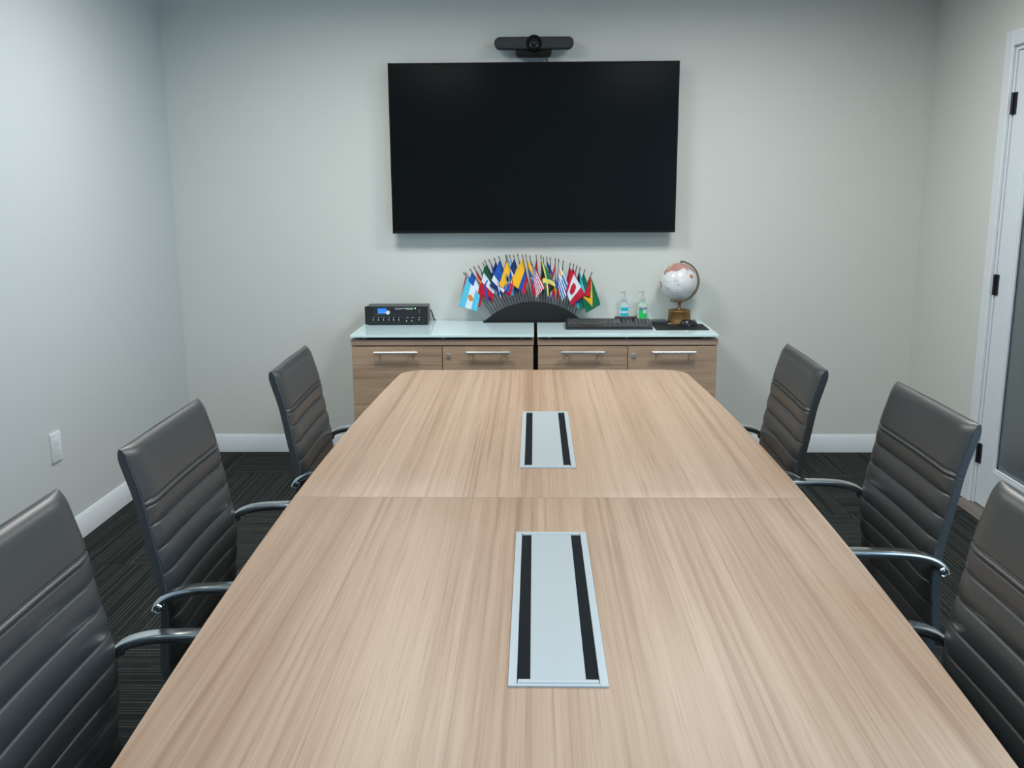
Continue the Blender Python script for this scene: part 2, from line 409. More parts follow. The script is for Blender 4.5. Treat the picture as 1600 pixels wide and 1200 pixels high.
# front-face profile (forward, up), from the top of the back down and along the seat
BACK = [(.001, .981), (.009, .960), (.018, .930), (.033, .875), (.047, .795), (.058, .735), (.066, .680), (.066, .62), (.060, .56), (.058, .510), (.072, .470)]
SEAT = [(.075, .462), (.105, .445), (.17, .438), (.26, .444), (.36, .452), (.44, .452), (.495, .438), (.52, .405)]
def cushion(profile, thick, halfw, groove_s, seam_s=None, taper_ends=(1, 1), back_pull=0, nseg=300):
    pts = catmull([(p_[0], 0, p_[1]) for p_ in profile], 12)
    # resample evenly by arc length
    L = [0]
    for a, b in zip(pts, pts[1:]): L.append(L[-1]+(b-a).length)
    tot = L[-1]; out = []
    for i in range(nseg+1):
        s = tot*i/nseg; k = max(j for j in range(len(L)) if L[j] <= s+1e-9); k = min(k, len(L)-2)
        t = (s-L[k])/(L[k+1]-L[k]); out.append((s, pts[k].lerp(pts[k+1], t)))
    bm = new(); rings = []
    # cross-section template: (w in -1..1, depth 0 front ..1 back, front weight)
    NW = 26
    for i, (s, p_) in enumerate(out):
        t = (out[min(i+1, nseg)][1]-out[max(i-1, 0)][1]).normalized()
        nrm = Vector((-t.z, 0, t.x))        # points forward/up for a path going down
        # rib height
        g = 0
        for q in groove_s:
            d = abs(s-q)
            if d < .025: g = max(g, 1-math.sin(PI/2*d/.025)**.62)
        for q in groove_s:
            if abs(s-q) < .0032: g += .35*(1-abs(s-q)/.0032)
        h = -.0050*g
        if seam_s:
            for q, amp, wd in seam_s:
                d = abs(s-q)
                if d < wd: h += amp*(1-d/wd)
        e0 = min(1, s/(.034 if back_pull else .022)); e1 = min(1, (tot-s)/.022)
        th = 1.0
        if taper_ends[0] and e0 < 1: th *= math.sqrt(max(0.02, 1-(1-e0)**2))
        if taper_ends[1] and e1 < 1: th *= math.sqrt(max(0.02, 1-(1-e1)**2))
        ring = []; TK = thick*th; mid = p_-nrm*(thick/2)
        for k in range(NW+1):           # front side
            wv = -1+2*k/NW; wv = math.copysign(1-(1-abs(wv))**1.5, wv)
            edge = max(0, (abs(wv)-.74)/.26)
            drop = edge**2.4*.62
            hh = h*(1-edge**3*.55)
            ring.append(mid+nrm*(TK/2*(1-drop)+hh*th)+Vector((0, wv*halfw, 0))+nrm*(-.007*(1-wv*wv)*back_pull))
        for k in range(NW, -1, -2):     # back side
            wv = -1+2*k/NW
            edge = max(0, (abs(wv)-.8)/.2)
            ring.append(mid-nrm*(TK/2*(1-edge**2*.35))+Vector((0, wv*halfw*.985, 0)))
        rings.append([bm.verts.new(v) for v in ring])
    fs = []; n = len(rings[0])
    for a, b in zip(rings, rings[1:]):
        for k in range(n): fs.append(bm.faces.new((a[k], a[(k+1) % n], b[(k+1) % n], b[k])))
    fs.append(bm.faces.new(rings[0])); fs.append(bm.faces.new(rings[-1]))
    bmesh.ops.recalc_face_normals(bm, faces=fs)
    for v in bm.verts: v.co.x -= OX
    return bm, tot, out
OX = .27
def make_chair(label):
    t = thing('office_chair', label, 'chair', (0, 0, 0), 0, 'grey ribbed office chairs around the conference table')
    _p = catmull([(q[0], 0, q[1]) for q in BACK], 12); seam = 0
    for a, b in zip(_p, _p[1:]):
        if b.z < .866 and a.z < .9: break
        seam += (b-a).length
    gr = [seam+.050*i for i in range(1, 8)]
    bm, tot, out = cushion(BACK, .042, HW, gr, [(seam, -.0045, .004), (seam+.006, .0018, .0035), (seam+.0115, -.0045, .0032)], (1, 0), 1)
    bk = obj('backrest', bm, M_leather, t, 60)
    # stitched edge piping down both sides
    for s in (-1, 1):
        bm = new(); path = [p_+Vector((-.0170-OX, s*(HW-.0012), 0)) for _, p_ in out[16::10]]
        tube(bm, path, .0022, .0022, 6); obj('piping', bm, M_leather, bk)
    bm, tot, out = cushion(SEAT, .042, HW+.004, [.05*i for i in range(1, 11)], None, (0, 1), 0)
    obj('seat', bm, M_leather, t, 60)
    for s in (-1, 1):
        y = s*(HW+.020)
        path = catmull([(.036, y, .656), (.046, y, .672), (.070, y, .687), (.11, y, .696), (.17, y, .699), (.25, y, .699), (.36, y, .697), (.42, y, .688), (.452, y, .655), (.447, y, .60), (.415, y, .52), (.36, y, .43), (.30, y, .405), (.15, y, .40)], 5)
        bm = new(); tube(bm, [v-Vector((OX, 0, 0)) for v in path], lambda q: .0160, lambda q: .0082, 20, sq=.36)
        ar = obj('armrest', bm, M_chrome, t, 50, label='polished chrome loop armrest')
        bm = new()
        lathe(bm, [(.0105, 0), (.0105, .004), (.0085, .0065), (.0085, .0035), (.004, .0035), (.004, .0055), (0, .0055)], 16, mtx=axis_mtx((.044-OX, y+s*.0125, .663), (0, s, 0)))
        cyl(bm, (.044-OX, y, .663), (.044-OX, y-s*.03, .663), .006, 10)
        obj('bolt', bm, M_chrome, ar)
    bm = new()
    for s in (-1, 1):
        box(bm, .13-OX, .42-OX, s*.10-.012, s*.10+.012, .372, .392, .003)
    box(bm, .17-OX, .37-OX, -.12, .12, .36, .374, .004)
    for s in (-1, 1): box(bm, .24-OX, .30-OX, *(sorted((s*.11, s*(HW+.018)))), .388, .396, .002)
    obj('mechanism', bm, M_blackm, t)
    bm = new(); lathe(bm, [(.030, .085), (.030, .20), (.022, .205), (.022, .24), (.0145, .242), (.0145, .362)], 20); obj('gas_column', bm, M_chrome, t)
    bm = new(); lathe(bm, [(.0, .074), (.036, .074), (.040, .085), (.036, .105), (.030, .112), (0, .112)], 20); hub = obj('base_hub', bm, M_chrome, t)
    for k in range(5):
        a = 2*PI*k/5+.3; d = Vector((math.cos(a), math.sin(a), 0)); sd = Vector((-math.sin(a), math.cos(a), 0))
        bm = new(); tube(bm, [d*.03+Vector((0, 0, .096)), d*.12+Vector((0, 0, .092)), d*.22+Vector((0, 0, .080)), d*.262+Vector((0, 0, .074))], lambda q: .019-.006*q, lambda q: .011-.003*q, 8, sd)
        lg = obj('leg', bm, M_chrome, t)
        bm = new(); c0 = d*.255
        for s in (-1, 1):
            p0 = c0+sd*s*.006+Vector((0, 0, .034)); cyl(bm, p0, p0+sd*s*.016, .0275, 16)
        cyl(bm, c0+Vector((0, 0, .034)), c0+Vector((0, 0, .072)), .006, 8)
        box(bm, c0.x-.006, c0.x+.006, c0.y-.006, c0.y+.006, .03, .064)
        obj('caster', bm, M_black, lg)
    return t
def dup(root, label, loc, rotz):
    r = root.copy(); C.objects.link(r); r.location = loc; r.rotation_euler = (0, 0, rotz); r['label'] = label
    for ch in list(root.children):
        c = ch.copy(); C.objects.link(c); c.parent = r
        for g in list(ch.children):
            d = g.copy(); C.objects.link(d); d.parent = c
    return r
ch0 = make_chair('grey leather office chair nearest the viewer on the left side of the table')
CH = [(-.785, -3.862, R(1.5), 0), 
      (-.795, -3.180, R(1), 'grey ribbed leather office chair in the middle of the left side of the table'),
      (-.722, -2.408, R(1.5), 'grey ribbed leather office chair at left, farthest back near the cabinets'),
      (.777, -3.806, R(180-.8), 'grey leather office chair nearest the viewer on the right side of the table'),
      (.918, -2.986, R(180), 'grey leather office chair in the middle of the right side, before the door'),
      (.790, -2.394, R(180-1.6), 'grey leather office chair at right, farthest back near the cabinets')]
for i, (x, y, rz, lb) in enumerate(CH):
    x += .014 if i < 3 else -.017
    loc = (x+OX*math.cos(rz), y+OX*math.sin(rz), .0065)
    if i == 0: ch0.location = loc; ch0.rotation_euler = (0, 0, rz)
    else: dup(ch0, lb, loc, rz)

# ---------------------------------------------------------------- cabinets
GZ = .757; CF = -.53
def cabinet(x0, x1, split, lockx, handles, label):
    t = thing('storage_cabinet', label, 'cabinet', ((x0+x1)/2, CF/2, 0), 0, 'wood cabinets below the television'); ox, oy = (x0+x1)/2, CF/2
    def B(bm, a, b, c, d, e, f, bev=0): return box(bm, a-ox, b-ox, c-oy, d-oy, e, f, bev)
    bm = new(); th = .018
    B(bm, x0+.004, x0+.004+th, CF+.024, -.018, .0065, .703); B(bm, x1-.004-th, x1-.004, CF+.024, -.018, .0065, .703)
    B(bm, x0+.004+th, x1-.004-th, CF+.024, -.018, .06, .06+th); B(bm, x0+.004+th, x1-.004-th, -.026, -.018, .0065, .703)
    B(bm, split-.009, split+.009, CF+.026, -.026, .078, .703); B(bm, x0+.022, x1-.022, CF+.07, CF+.085, .0065, .06)
    obj('carcass', bm, M_cab, t, 0)
    obj('wood_top', B(new(), x0, x1, CF, -.004, .7035, .7315, .0012), M_cabtop, t)
    for a, b, h in ((x0+.003, split-.0015, handles[0]), (split+.0015, x1-.003, handles[1])):
        d = obj('door', B(new(), a, b, CF+.003, CF+.0235, .055, .6975, .001), M_cab, t)
        bm = new(); B(bm, h[0], h[1], CF-.032, CF-.020, .6625, .6765, .0035)
        hd = obj('handle', bm, M_handle, d, label='pale metal bar handle')
        for q in (h[0]+.03, h[1]-.03): obj('handle_post', B(new(), q-.005, q+.005, CF-.0205, CF+.0035, .664, .673), M_alu, d)
        if a > split:
            bm = new(); lathe(bm, [(0, 0), (.0105, 0), (.0105, .006), (.009, .008), (.006, .008), (.006, .006), (0, .006)], 20, mtx=axis_mtx((lockx-ox, CF+.003-oy, .6505), (0, -1, 0)))
            B(bm, lockx-.001, lockx+.001, CF-.0042, CF-.003, .646, .655)
            obj('lock', bm, M_handle, d, label='round metal keyhole lock')
    bm = new()
    for qx in (x0+.06, (x0+x1)/2, x1-.06):
        for qy in (CF+.06, -.08): obj('spacer', cyl(new(), (qx-ox, qy-oy, .731), (qx-ox, qy-oy, .7455), .012, 12), M_alu, t)
    bm = new(); B(bm, x0-.001, x1+.001, CF-.012, -.003, .7455, GZ, .0009)
    for f in bm.faces: f.material_index = 0 if f.normal.z > .9 else 1
    g = obj('glass_top', bm, [M_gtop, M_gedge], t, 0, label='pale blue white glass top')
    return t
cabinet(-.918, -.006, -.462, -.432, ((-.804, -.581), (-.344, -.121)), 'wood grain cabinet with glass top at left, holding the audio mixer')
cabinet(.012, .903, .460, .489, ((.127, .346), (.574, .795)), 'wood grain cabinet with glass top at right, holding keyboard and globe')

# ---------------------------------------------------------------- television
tv = thing('television', 'large black flat screen television mounted on the back wall', 'television', (-.008, 0, 1.667))
W, H = .748, .432
bm = new(); box(bm, -W+.006, W-.006, -.085, -.045, -H+.006, H-.004, .004); obj('back_housing', bm, M_black, tv)
bm = new(); bz = .007
box(bm, -W, W, -.095, -.085, H-bz, H, .001); box(bm, -W, W, -.097, -.085, -H, -H+.014, .001)
box(bm, -W, -W+bz, -.095, -.085, -H+.014, H-bz, .001); box(bm, W-bz, W, -.095, -.085, -H+.014, H-bz, .001)
obj('bezel', bm, M_bezel, tv)
obj('screen', box(new(), -W+bz, W-bz, -.0925, -.085, -H+.014, H-bz), M_screen, tv, 0)
bm = new(); box(bm, -.25, .25, -.0455, -.001, -.15, .15, .003); obj('wall_bracket', bm, M_blackm, tv)
# ---------------------------------------------------------------- conference camera above it
vc = thing('conference_camera', 'black conference camera bar mounted on the wall above the television', 'camera', (-.004, 0, 2.187))
bm = new(); prism(bm, rounded(-.202, .202, -.0265, .0325, .029, 8), -.115, -.055, 'y', .010, 3)
M_cambar = mat('speaker_cloth', (.028, .033, .036), .75); _v = coords(M_cambar); bump(M_cambar, noise(M_cambar, 900, 2, .5, _v), .0005, .6)
obj('speaker_bar', bm, M_cambar, vc)
bm = new(); lathe(bm, [(0, -.045), (.034, -.045), (.0405, -.02), (.0415, .0), (.040, .018), (.034, .028), (.030, .026), (.029, .020), (0, .020)], 32, mtx=axis_mtx((0, -.098, .002), (0, -1, -.12)))
ball = obj('lens_housing', bm, M_bezel, vc)
bm = new(); lathe(bm, [(.026, .0205), (.024, .026), (.018, .024), (.012, .028), (.006, .030), (0, .0305)], 28, mtx=axis_mtx((0, -.098, .002), (0, -1, -.12)))
obj('lens', bm, mat('lens_glass', (.012, .012, .013), .3, spec=.3), ball)
bm = new(); prism(bm, [(-.094, -.0268), (.090, -.0268), (.090, -.045), (.078, -.056), (-.080, -.056), (-.094, -.045)], -.090, -.002, 'y', .003, 2)
obj('wall_bracket', bm, M_bezel, vc)
bm = new()
for dx in (.058, .066):
    tube(bm, [(dx, -.06, -.060), (dx+.004, -.058, -.075), (dx+.006, -.052, -.10), (dx+.004, -.035, -.14)], .0026, .0026, 6)
obj('cable', bm, M_black, vc)

# ---------------------------------------------------------------- wall outlet
ol = thing('wall_outlet', 'white electrical outlet plate low on the left wall', 'outlet', (XL, -1.478, .445))
bm = new(); prism(bm, rounded(-.040, .040, -.061, .061, .004, 3), 0, .007, 'x', .002, 2); obj('cover_plate', bm, M_white, ol)
bm = new(); prism(bm, rounded(-.017, .017, -.034, .034, .002, 2), .0068, .0085, 'x', .0005); rc = obj('receptacle', bm, M_white, ol)
bm = new()
for z in (-.018, .016):
    box(bm, .0080, .0088, -.007, -.0055, z-.003, z+.004); box(bm, .0080, .0088, .0055, .007, z-.0025, z+.003); cyl(bm, (.0080, 0, z-.009), (.0088, 0, z-.009), .0022, 8)
obj('slot', bm, M_dark, rc)

# ---------------------------------------------------------------- audio mixer on left cabinet
am = thing('audio_mixer', 'black audio mixer amplifier with blue display on the left cabinet', 'amplifier', (-.736, -.19, GZ))
M_amp = mat('amp_case', (.045, .053, .056), .42)
bm = new(); box(bm, -.163, .163, .004, .140, .0055, .099, .0015)
for z in (.035, .055, .075):
    for y in (.03, .055, .08, .105): box(bm, .1625, .1635, y, y+.015, z, z+.003)
obj('case', bm, M_amp, am)
obj('front_panel', box(new(), -.168, .168, 0, .004, .004, .100, .0008), mat('amp_panel', (.010, .013, .015), .4), am)
bm = new()
for x in (-.14, .14):
    for y in (.02, .12): cyl(bm, (x, y, 0), (x, y, .006), .010, 12)
obj('rubber_foot', bm, M_blackm, am)
M_print = mat('white_print', (.55, .58, .60), .5)
bm = new()
for a in ((-.117, -.033, .092, .0932), (-.117, -.033, .0450, .0462), (-.117, -.1158, .0462, .092), (-.0342, -.033, .0462, .092)): box(bm, a[0], a[1], -.0009, 0, a[2], a[3])
fr = obj('module_frame', bm, mat('module_line', (.10, .10, .10), .5), am)
M_blue = mat('blue_display', (.02, .12, .7), .3); _n, _l, _b = nodes(M_blue); _b.inputs['Emission Color'].default_value = (.02, .17, .95, 1); _b.inputs['Emission Strength'].default_value = .95
obj('display', box(new(), -.099, -.052, -.0016, 0, .064, .089), M_blue, am, 0, label='lit blue display')
bm = new()
for x in (-.085, -.064): box(bm, x-.004, x+.006, -.0020, -.0016, .0660, .0680)
obj('display_digits', bm, M_print, am, 0)
bm = new(); lathe(bm, [(.0105, 0), (.0100, .014), (.0085, .016), (0, .016)], 20, mtx=axis_mtx((-.044, 0, .068), (0, -1, 0))); obj('selector_knob', bm, M_white, am, label='white rotary knob')
for x in (-.164+.052, -.164+.079, -.164+.107, -.164+.134, -.164+.160, -.164+.188, .065, .093, .131):
    big = x < .05 or x > .12
    z = .028 if big else .022
    bm = new(); lathe(bm, [(.0085, 0), (.0075, .011), (.006, .012), (0, .012)], 16, mtx=axis_mtx((x-.01, 0, z), (0, -1, 0)))
    kb = obj('knob', bm, M_black, am)
    bm = new(); box(bm, x-.012, x-.0085, -.0126, -.0120, z-.001, z+.0065); 
    obj('knob_marker', bm, M_print, kb, 0)
bm = new()
for x in (-.122, -.095, -.067, -.040, -.014, .014):
    box(bm, x-.004, x+.003, -.0004, 0, .0395, .0412); box(bm, x-.009, x-.0075, -.0004, 0, .0150, .0166); box(bm, x+.0035, x+.005, -.0004, 0, .0150, .0166)
for x in (.058, .085, .121): box(bm, x-.004, x+.006, -.0004, 0, .0395, .0418); 
for x in (.052, .066, .079, .093): box(bm, x-.001, x+.001, -.0004, 0, .0150, .0166)
for x in (-.102, -.092, -.082, -.072, -.062): box(bm, x-.002, x+.002, -.0012, 0, .0575, .0592)
# emblem and maker's line: too small to read in the photograph
for k in range(12):
    a, b = PI+PI*k/12, PI+PI*(k+1)/12
    box(bm, .011+.016*math.cos((a+b)/2)-.0025, .011+.016*math.cos((a+b)/2)+.0025, -.0005, 0, .0915+.007*math.sin((a+b)/2)-.001, .0915+.007*math.sin((a+b)/2)+.001)
box(bm, .003, .019, -.0005, 0, .0895, .0912)
box(bm, .030, .042, -.0005, 0, .0885, .0912); box(bm, .044, .0905, -.0005, 0, .0882, .0915); box(bm, .050, .0905, -.0005, 0, .0838, .0857)
obj('panel_print', bm, M_print, am, 0)
M_led = mat('green_led', (.1, .9, .15), .3); _n, _l, _b = nodes(M_led); _b.inputs['Emission Color'].default_value = (.25, 1, .2, 1); _b.inputs['Emission Strength'].default_value = 3
bm = new(); lathe(bm, [(.003, 0), (.0028, .002), (0, .003)], 12, mtx=axis_mtx((.101, 0, .090), (0, -1, 0))); obj('power_light', bm, M_led, am, label='lit green power light')
bm = new()
for z in (.082, .074, .066, .058): cyl(bm, (.106, 0, z), (.106, -.001, z), .0014, 8)
box(bm, .118, .128, -.004, 0, .062, .084, .001)
obj('switch', bm, mat('dim_green', (.05, .07, .06), .4), am)
bm = new(); tube(bm, catmull([(.155, .14, .066), (.168, .147, .060), (.176, .150, .035), (.184, .154, .010), (.192, .160, .0042)], 5), .0035, .0035, 8); obj('power_cable', bm, M_black, am)

# ---------------------------------------------------------------- flag stand
FX, FY, FZ0 = -.008, -.085, GZ; RC = .512   # radial centre height
st = thing('flag_stand', 'black half-round wooden flag holder across both cabinets', 'flag stand', (FX, FY, GZ))
pts = []; c_, h_ = .264, .104; Rr = (c_*c_+h_*h_)/(2*h_)
a0 = math.asin(c_/Rr)
for i in range(33):
    a = -a0+2*a0*i/32; pts.append((Rr*math.sin(a), Rr*math.cos(a)-(Rr-h_)+.006))
bm = new(); prism(bm, pts, -.012, .012, 'y', .0015, 2); obj('holder_board', bm, M_blackm, st)
bm = new(); box(bm, -.272, .272, -.022, .022, 0, .007, .0015); obj('foot', bm, M_blackm, st)
# flags
P = {'lb': (.09, .52, .72), 'sky': (.16, .45, .85), 'w': (.68, .74, .82), 'b': (.01, .085, .42), 'nb': (.012, .03, .14), 'r': (.52, .008, .035), 'dr': (.25, .006, .02), 'g': (.004, .155, .075), 'dg': (.01, .075, .05), 'y': (.86, .46, .015), 'ly': (.74, .66, .18), 'k': (.012, .012, .014), 'o': (.62, .24, .05), 'aq': (.02, .38, .52), 'gr': (.30, .30, .24)}
PM = {}
for k, v in P.items():
    PM[k] = mat('flag_cloth_'+k, v, .6, spec=.3)
PK = list(P)
def horiz(*c): return lambda a, b: c[min(len(c)-1, int(a*len(c)))]
def vert(*c): return lambda a, b: c[min(len(c)-1, int(b*len(c)))]
def disc(f, col, ca=.5, cb=.5, r_=.16): return lambda a, b: col if (a-ca)**2+((b-cb)*1.5)**2 < r_*r_ else f(a, b)
def canton(f, g, ch=.5, cb=.4): return lambda a, b: g(a/ch, b/cb) if a < ch and b < cb else f(a, b)
def tri(f, col, d=.45): return lambda a, b: col if b < d*(1-abs(2*a-1)) else f(a, b)
def usa(a, b):
    if a < .54 and b < .42:
        i, j = int(a*26), int(b*26); return 'w' if (i % 2 == 1 and j % 2 == (i//2) % 2) else 'nb'
    return 'r' if int(a*13) % 2 == 0 else 'w'
def usa_(a, b): return usa(a, b)
def cross(bg1, bg2, cw='w'): return lambda a, b: cw if (abs(a-.5) < .1 or abs(b-.5) < .08) else (bg1 if (a < .5) == (b < .5) else bg2)
def saltire(a, b):
    if abs(a-b) < .11 or abs(1-a-b) < .11: return 'ly'
    return 'g' if (a < b and a < 1-b) or (a > b and a > 1-b) else 'k'
def uru(a, b): return ('w' if int(a*9) % 2 == 0 else 'b') if not (a < .5 and b < .35) else ('y' if (a-.25)**2+(b-.17)**2 < .012 else 'w')
def ven(a, b):
    if abs(a-.5) < .16 and abs(math.hypot(a-.72, (b-.5)*1.3)-.26) < .035 and int(b*26) % 2: return 'w'
    return ('y', 'b', 'r')[min(2, int(a*3))]
def guy(a, b):
    if b < .45*(1-abs(2*a-1)): return 'r'
    if b < .55*(1-abs(2*a-1)): return 'k'
    if b < .9*(1-abs(2*a-1)): return 'y'
    return 'g'
def leaf(a, b): return 'r' if (b < .25 or b > .75) or (abs(b-.5) < .13*(1-abs(a-.5)*2)+.03 and .22 < a < .78) else 'w'
# (tip x, tip z, pattern, side, label, length, spread)
FL = [
 (-.376, 1.026, horiz('r', 'w', 'nb'), -1, 'dark red and navy small flag at far left, behind the light blue one', .15, .2),
 (-.366, 1.026, disc(horiz('lb', 'w', 'lb'), 'o', .5, .55, .17), -1, 'leftmost light blue and white striped flag with orange sun', .155, .27),
 (-.342, 1.047, horiz('b', 'w', 'r'), -1, 'small blue white and red flag, right of the sun flag', .15, .3),
 (-.322, 1.060, disc(horiz('r', 'r', 'b'), 'y', .25, .3, .12), 1, 'small red and blue flag, fourth from the left', .13, .25),
 (-.296, 1.063, disc(vert('g', 'w', 'r'), 'o', .5, .5, .12), -1, 'small green white and red flag hanging left, fifth from the left', .14, .42),
 (-.272, 1.078, disc(horiz('dg', 'b', 'r'), 'y', .5, .5, .1), -1, 'small dark green and blue flag with yellow badge, sixth from the left', .11, .2),
 (-.262, 1.092, vert('dg', 'w', 'r'), -1, 'small dark green white and red flag, seventh from the left', .14, .24),
 (-.238, 1.096, tri(horiz('b', 'b', 'w', 'r'), 'b'), 1, 'plain blue small flag with white and red fly edge, left part of fan', .15, .22),
 (-.211, 1.104, horiz('nb', 'w', 'b'), -1, 'small navy white and blue striped flag, left part of fan', .14, .30),
 (-.187, 1.113, vert('b', 'b', 'b', 'w', 'nb'), -1, 'bright blue small flag with white end stripe, left of red one', .135, .36),
 (-.150, 1.118, vert('b', 'r', 'r'), -1, 'small blue and red flag beside the yellow flag with emblem', .15, .22),
 (-.144, 1.118, disc(disc(horiz('y', 'y', 'b', 'r'), 'gr', .45, .5, .24), 'k', .45, .5, .12), -1, 'yellow small flag with dark emblem, left of centre', .135, .33),
 (-.129, 1.121, vert('sky', 'w', 'sky'), -1, 'sky blue and white small flag, left of centre', .15, .30),
 (-.108, 1.120, cross('nb', 'r'), -1, 'small flag quartered navy and red by white cross', .13, .42),
 (-.086, 1.124, horiz('nb', 'b', 'r'), -1, 'deep blue small flag with red bottom, just left of centre', .155, .30),
 (-.060, 1.122, horiz('y', 'y', 'b', 'r'), -1, 'broad yellow small flag hanging left of the centre pole', .13, .46),
 (-.042, 1.122, ven, 1, 'yellow blue and red small flag with white stars, at centre', .15, .56),
 (-.020, 1.115, usa_, 1, 'small flag with white stars on navy and red white stripes', .15, .50),
 (.014, 1.120, horiz('r', 'r', 'dr'), 1, 'plain red small flag, right of the striped starry flag', .145, .30),
 (.040, 1.118, saltire, 1, 'green and black small flag with yellow diagonal cross', .14, .50),
 (.052, 1.108, horiz('dg', 'w', 'k'), 1, 'small dark green white and black flag, right of centre', .12, .25),
 (.071, 1.111, horiz('b', 'y', 'r', 'b'), 1, 'blue yellow and red small flag, right of centre', .145, .42),
 (.090, 1.105, horiz('nb', 'r', 'b'), 1, 'small navy and crimson flag, right of the blue yellow one', .15, .25),
 (.117, 1.101, disc(horiz('r', 'w', 'r'), 'gr', .5, .5, .14), -1, 'small red and white flag with grey badge', .14, .20),
 (.135, 1.098, uru, 1, 'white small flag with thin blue stripes', .145, .40),
 (.160, 1.088, disc(vert('g', 'w', 'r'), 'gr', .5, .5, .12), 1, 'small green white and red flag in the right part of fan', .13, .45),
 (.197, 1.075, leaf, 1, 'small flag with red ends and red leaf on white', .15, .52),
 (.216, 1.070, disc(horiz('r', 'b', 'b', 'r'), 'w', .5, .5, .12), 1, 'royal blue small flag with red edges, right part of fan', .155, .36),
 (.233, 1.062, horiz('b', 'nb', 'b'), 1, 'small dark blue flag, fourth from the right', .14, .28),
 (.251, 1.052, tri(horiz('aq', 'y', 'aq'), 'k'), 1, 'small aqua flag with orange band, third from the right', .15, .33),
 (.276, 1.041, horiz('g', 'lb', 'g'), 1, 'small green flag with light blue band, second from the right', .145, .30),
 (.314, 1.026, guy, 1, 'rightmost green small flag with yellow and red arrow', .15, .33)]
M_pole = mat('black_pole', (.015, .015, .015), .4)
M_fin = mat('dull_bronze_finial', (.20, .19, .14), .35, .6)
random.seed(4)
def flag(i, tx, tz, pat, side, label, Lf, spread):
    th = math.atan2(tx-0, (tz-RC)); d = Vector((math.sin(th), 0, math.cos(th)))
    lay = {1: .024, 7: .022, 9: .024, 11: .026, 15: .028, 16: .025, 17: .031, 19: .024, 24: .022, 26: .028, 31: .022}.get(i, (.000, .008, .014, .018)[i % 4])
    if i in (4, 14, 18, 20, 22, 25, 28): side = -side; spread *= .62
    y0 = 0
    bt = R(-37+74*i/31); base = Vector((.359*math.sin(bt), 0, .359*math.cos(bt)+RC-GZ-.010))
    t = thing('stick_flag', label, 'flag', (FX, FY+y0, GZ), 0, 'small stick flags fanned out in the black holder')
    tip = Vector((tx, 0, tz-GZ)); d = (tip-base).normalized(); pole_top = tip-d*.020
    bm = new(); cyl(bm, base, pole_top, .0022, 8); obj('pole', bm, M_pole, t)
    bm = new(); lathe(bm, [(.0020, 0), (.0036, .002), (.0018, .004), (.0022, .006), (.0046, .012), (0, .025)], 10, mtx=axis_mtx(pole_top-d*.001, d)); obj('finial', bm, M_fin, t)
    N = 39; bm = new(); G = []
    top = pole_top-d*.002; H = .118; ph = random.uniform(0, 6); hug = random.uniform(-.004, .004)
    f0 = -.003-lay
    for p_ in range(N+1):
        a = p_/N; row = []
        for q in range(N+1):
            b = q/N
            r_ = top-d*(a*H)
            ln = Lf*1.17*(1-.46*a)
            sx = spread*(1-(.68 if 13 <= i <= 18 else .30)*a)*b
            x = r_.x+side*ln*sx*.92+hug*b
            z = r_.z-ln*b*(.93-.20*spread*(1-a))+.004*math.sin(PI*b)*(1-a)
            if side*d.x > 0 : z -= .0
            y = -.0020+f0*min(1, b*9)-.0034*math.sin(a*8.5+ph+b*2.2)*min(1, b*3)
            row.append(bm.verts.new((x, y, z)))
        G.append(row)
    for p_ in range(N):
        for q in range(N):
            f = bm.faces.new((G[p_][q], G[p_][q+1], G[p_+1][q+1], G[p_+1][q]))
            f.material_index = PK.index(pat((p_+.5)/N, (q+.5)/N))
    o = obj('cloth', bm, [PM[k] for k in PK], t, 80)
    md = o.modifiers.new('thickness', 'SOLIDIFY'); md.thickness = .0005
for i, f in enumerate(FL): flag(i, *f)

# ---------------------------------------------------------------- keyboard, pad, mouse
kb = thing('keyboard', 'black computer keyboard with wrist edge on the right glass top', 'keyboard', (.380, -.275, GZ))
KW, KD = .222, .090; tilt = R(6)
M_kb = mat('keyboard_black', (.018, .021, .024), .35); M_key = mat('key_black', (.040, .045, .048), .32)
def kz(y): return .014+(y+KD)*math.tan(tilt)
bm = new(); prism(bm, [(-KD-.006, .001), (KD, .001), (KD+.002, kz(KD)-.004), (KD-.004, kz(KD)-.0005), (-KD+.014, kz(-KD+.014)), (-KD, .011), (-KD-.006, .006)], -KW, KW, 'x', .0015, 2)
obj('body', bm, M_kb, kb)
bm = new(); hp = [(.098+.058*math.cos(a), .086+.030*math.sin(a)) for a in [2*PI*i/28 for i in range(28)]]
prism(bm, hp, .002, kz(KD)+.010, 'z', .003, 2); hm = obj('top_hump', bm, M_kb, kb)
bm = new(); lathe(bm, [(0, 0), (.018, 0), (.017, .0008), (0, .0010)], 24, mtx=Matrix.Translation((.098, .098, kz(KD)+.010)) @ Matrix.Diagonal((1, .35, 1, 1))); obj('badge', bm, mat('badge_grey', (.22, .24, .25), .3, .5), hm)
bm = new(); kpm = .0192
def key(x0, x1, row):
    y0 = KD-.034-row*.0208; s = .0012
    z0 = kz(y0)
    r = bmesh.ops.create_cube(bm, size=1)['verts']
    for v in r:
        tp = v.co.z > 0; ins = .0024 if tp else .0
        xx = (x0+s+ins) if v.co.x < 0 else (x1-s-ins); yy = (y0-.0095+ins) if v.co.y < 0 else (y0+.0095-ins)
        v.co = Vector((xx, yy, kz(yy)+(.0065 if tp else -.001)))
x_l = -KW+.010
rows = [[1]*13+[2], [1.5]+[1]*12+[1.5], [1.75]+[1]*11+[2.25], [2.25]+[1]*10+[2.75], [1.25, 1.25, 1.25, 6.25, 1.25, 1.25, 1.25, 1.25]]
u_ = .0186
for r_, row in enumerate(rows):
    x = x_l
    for k in row: key(x, x+k*u_, r_); x += k*u_
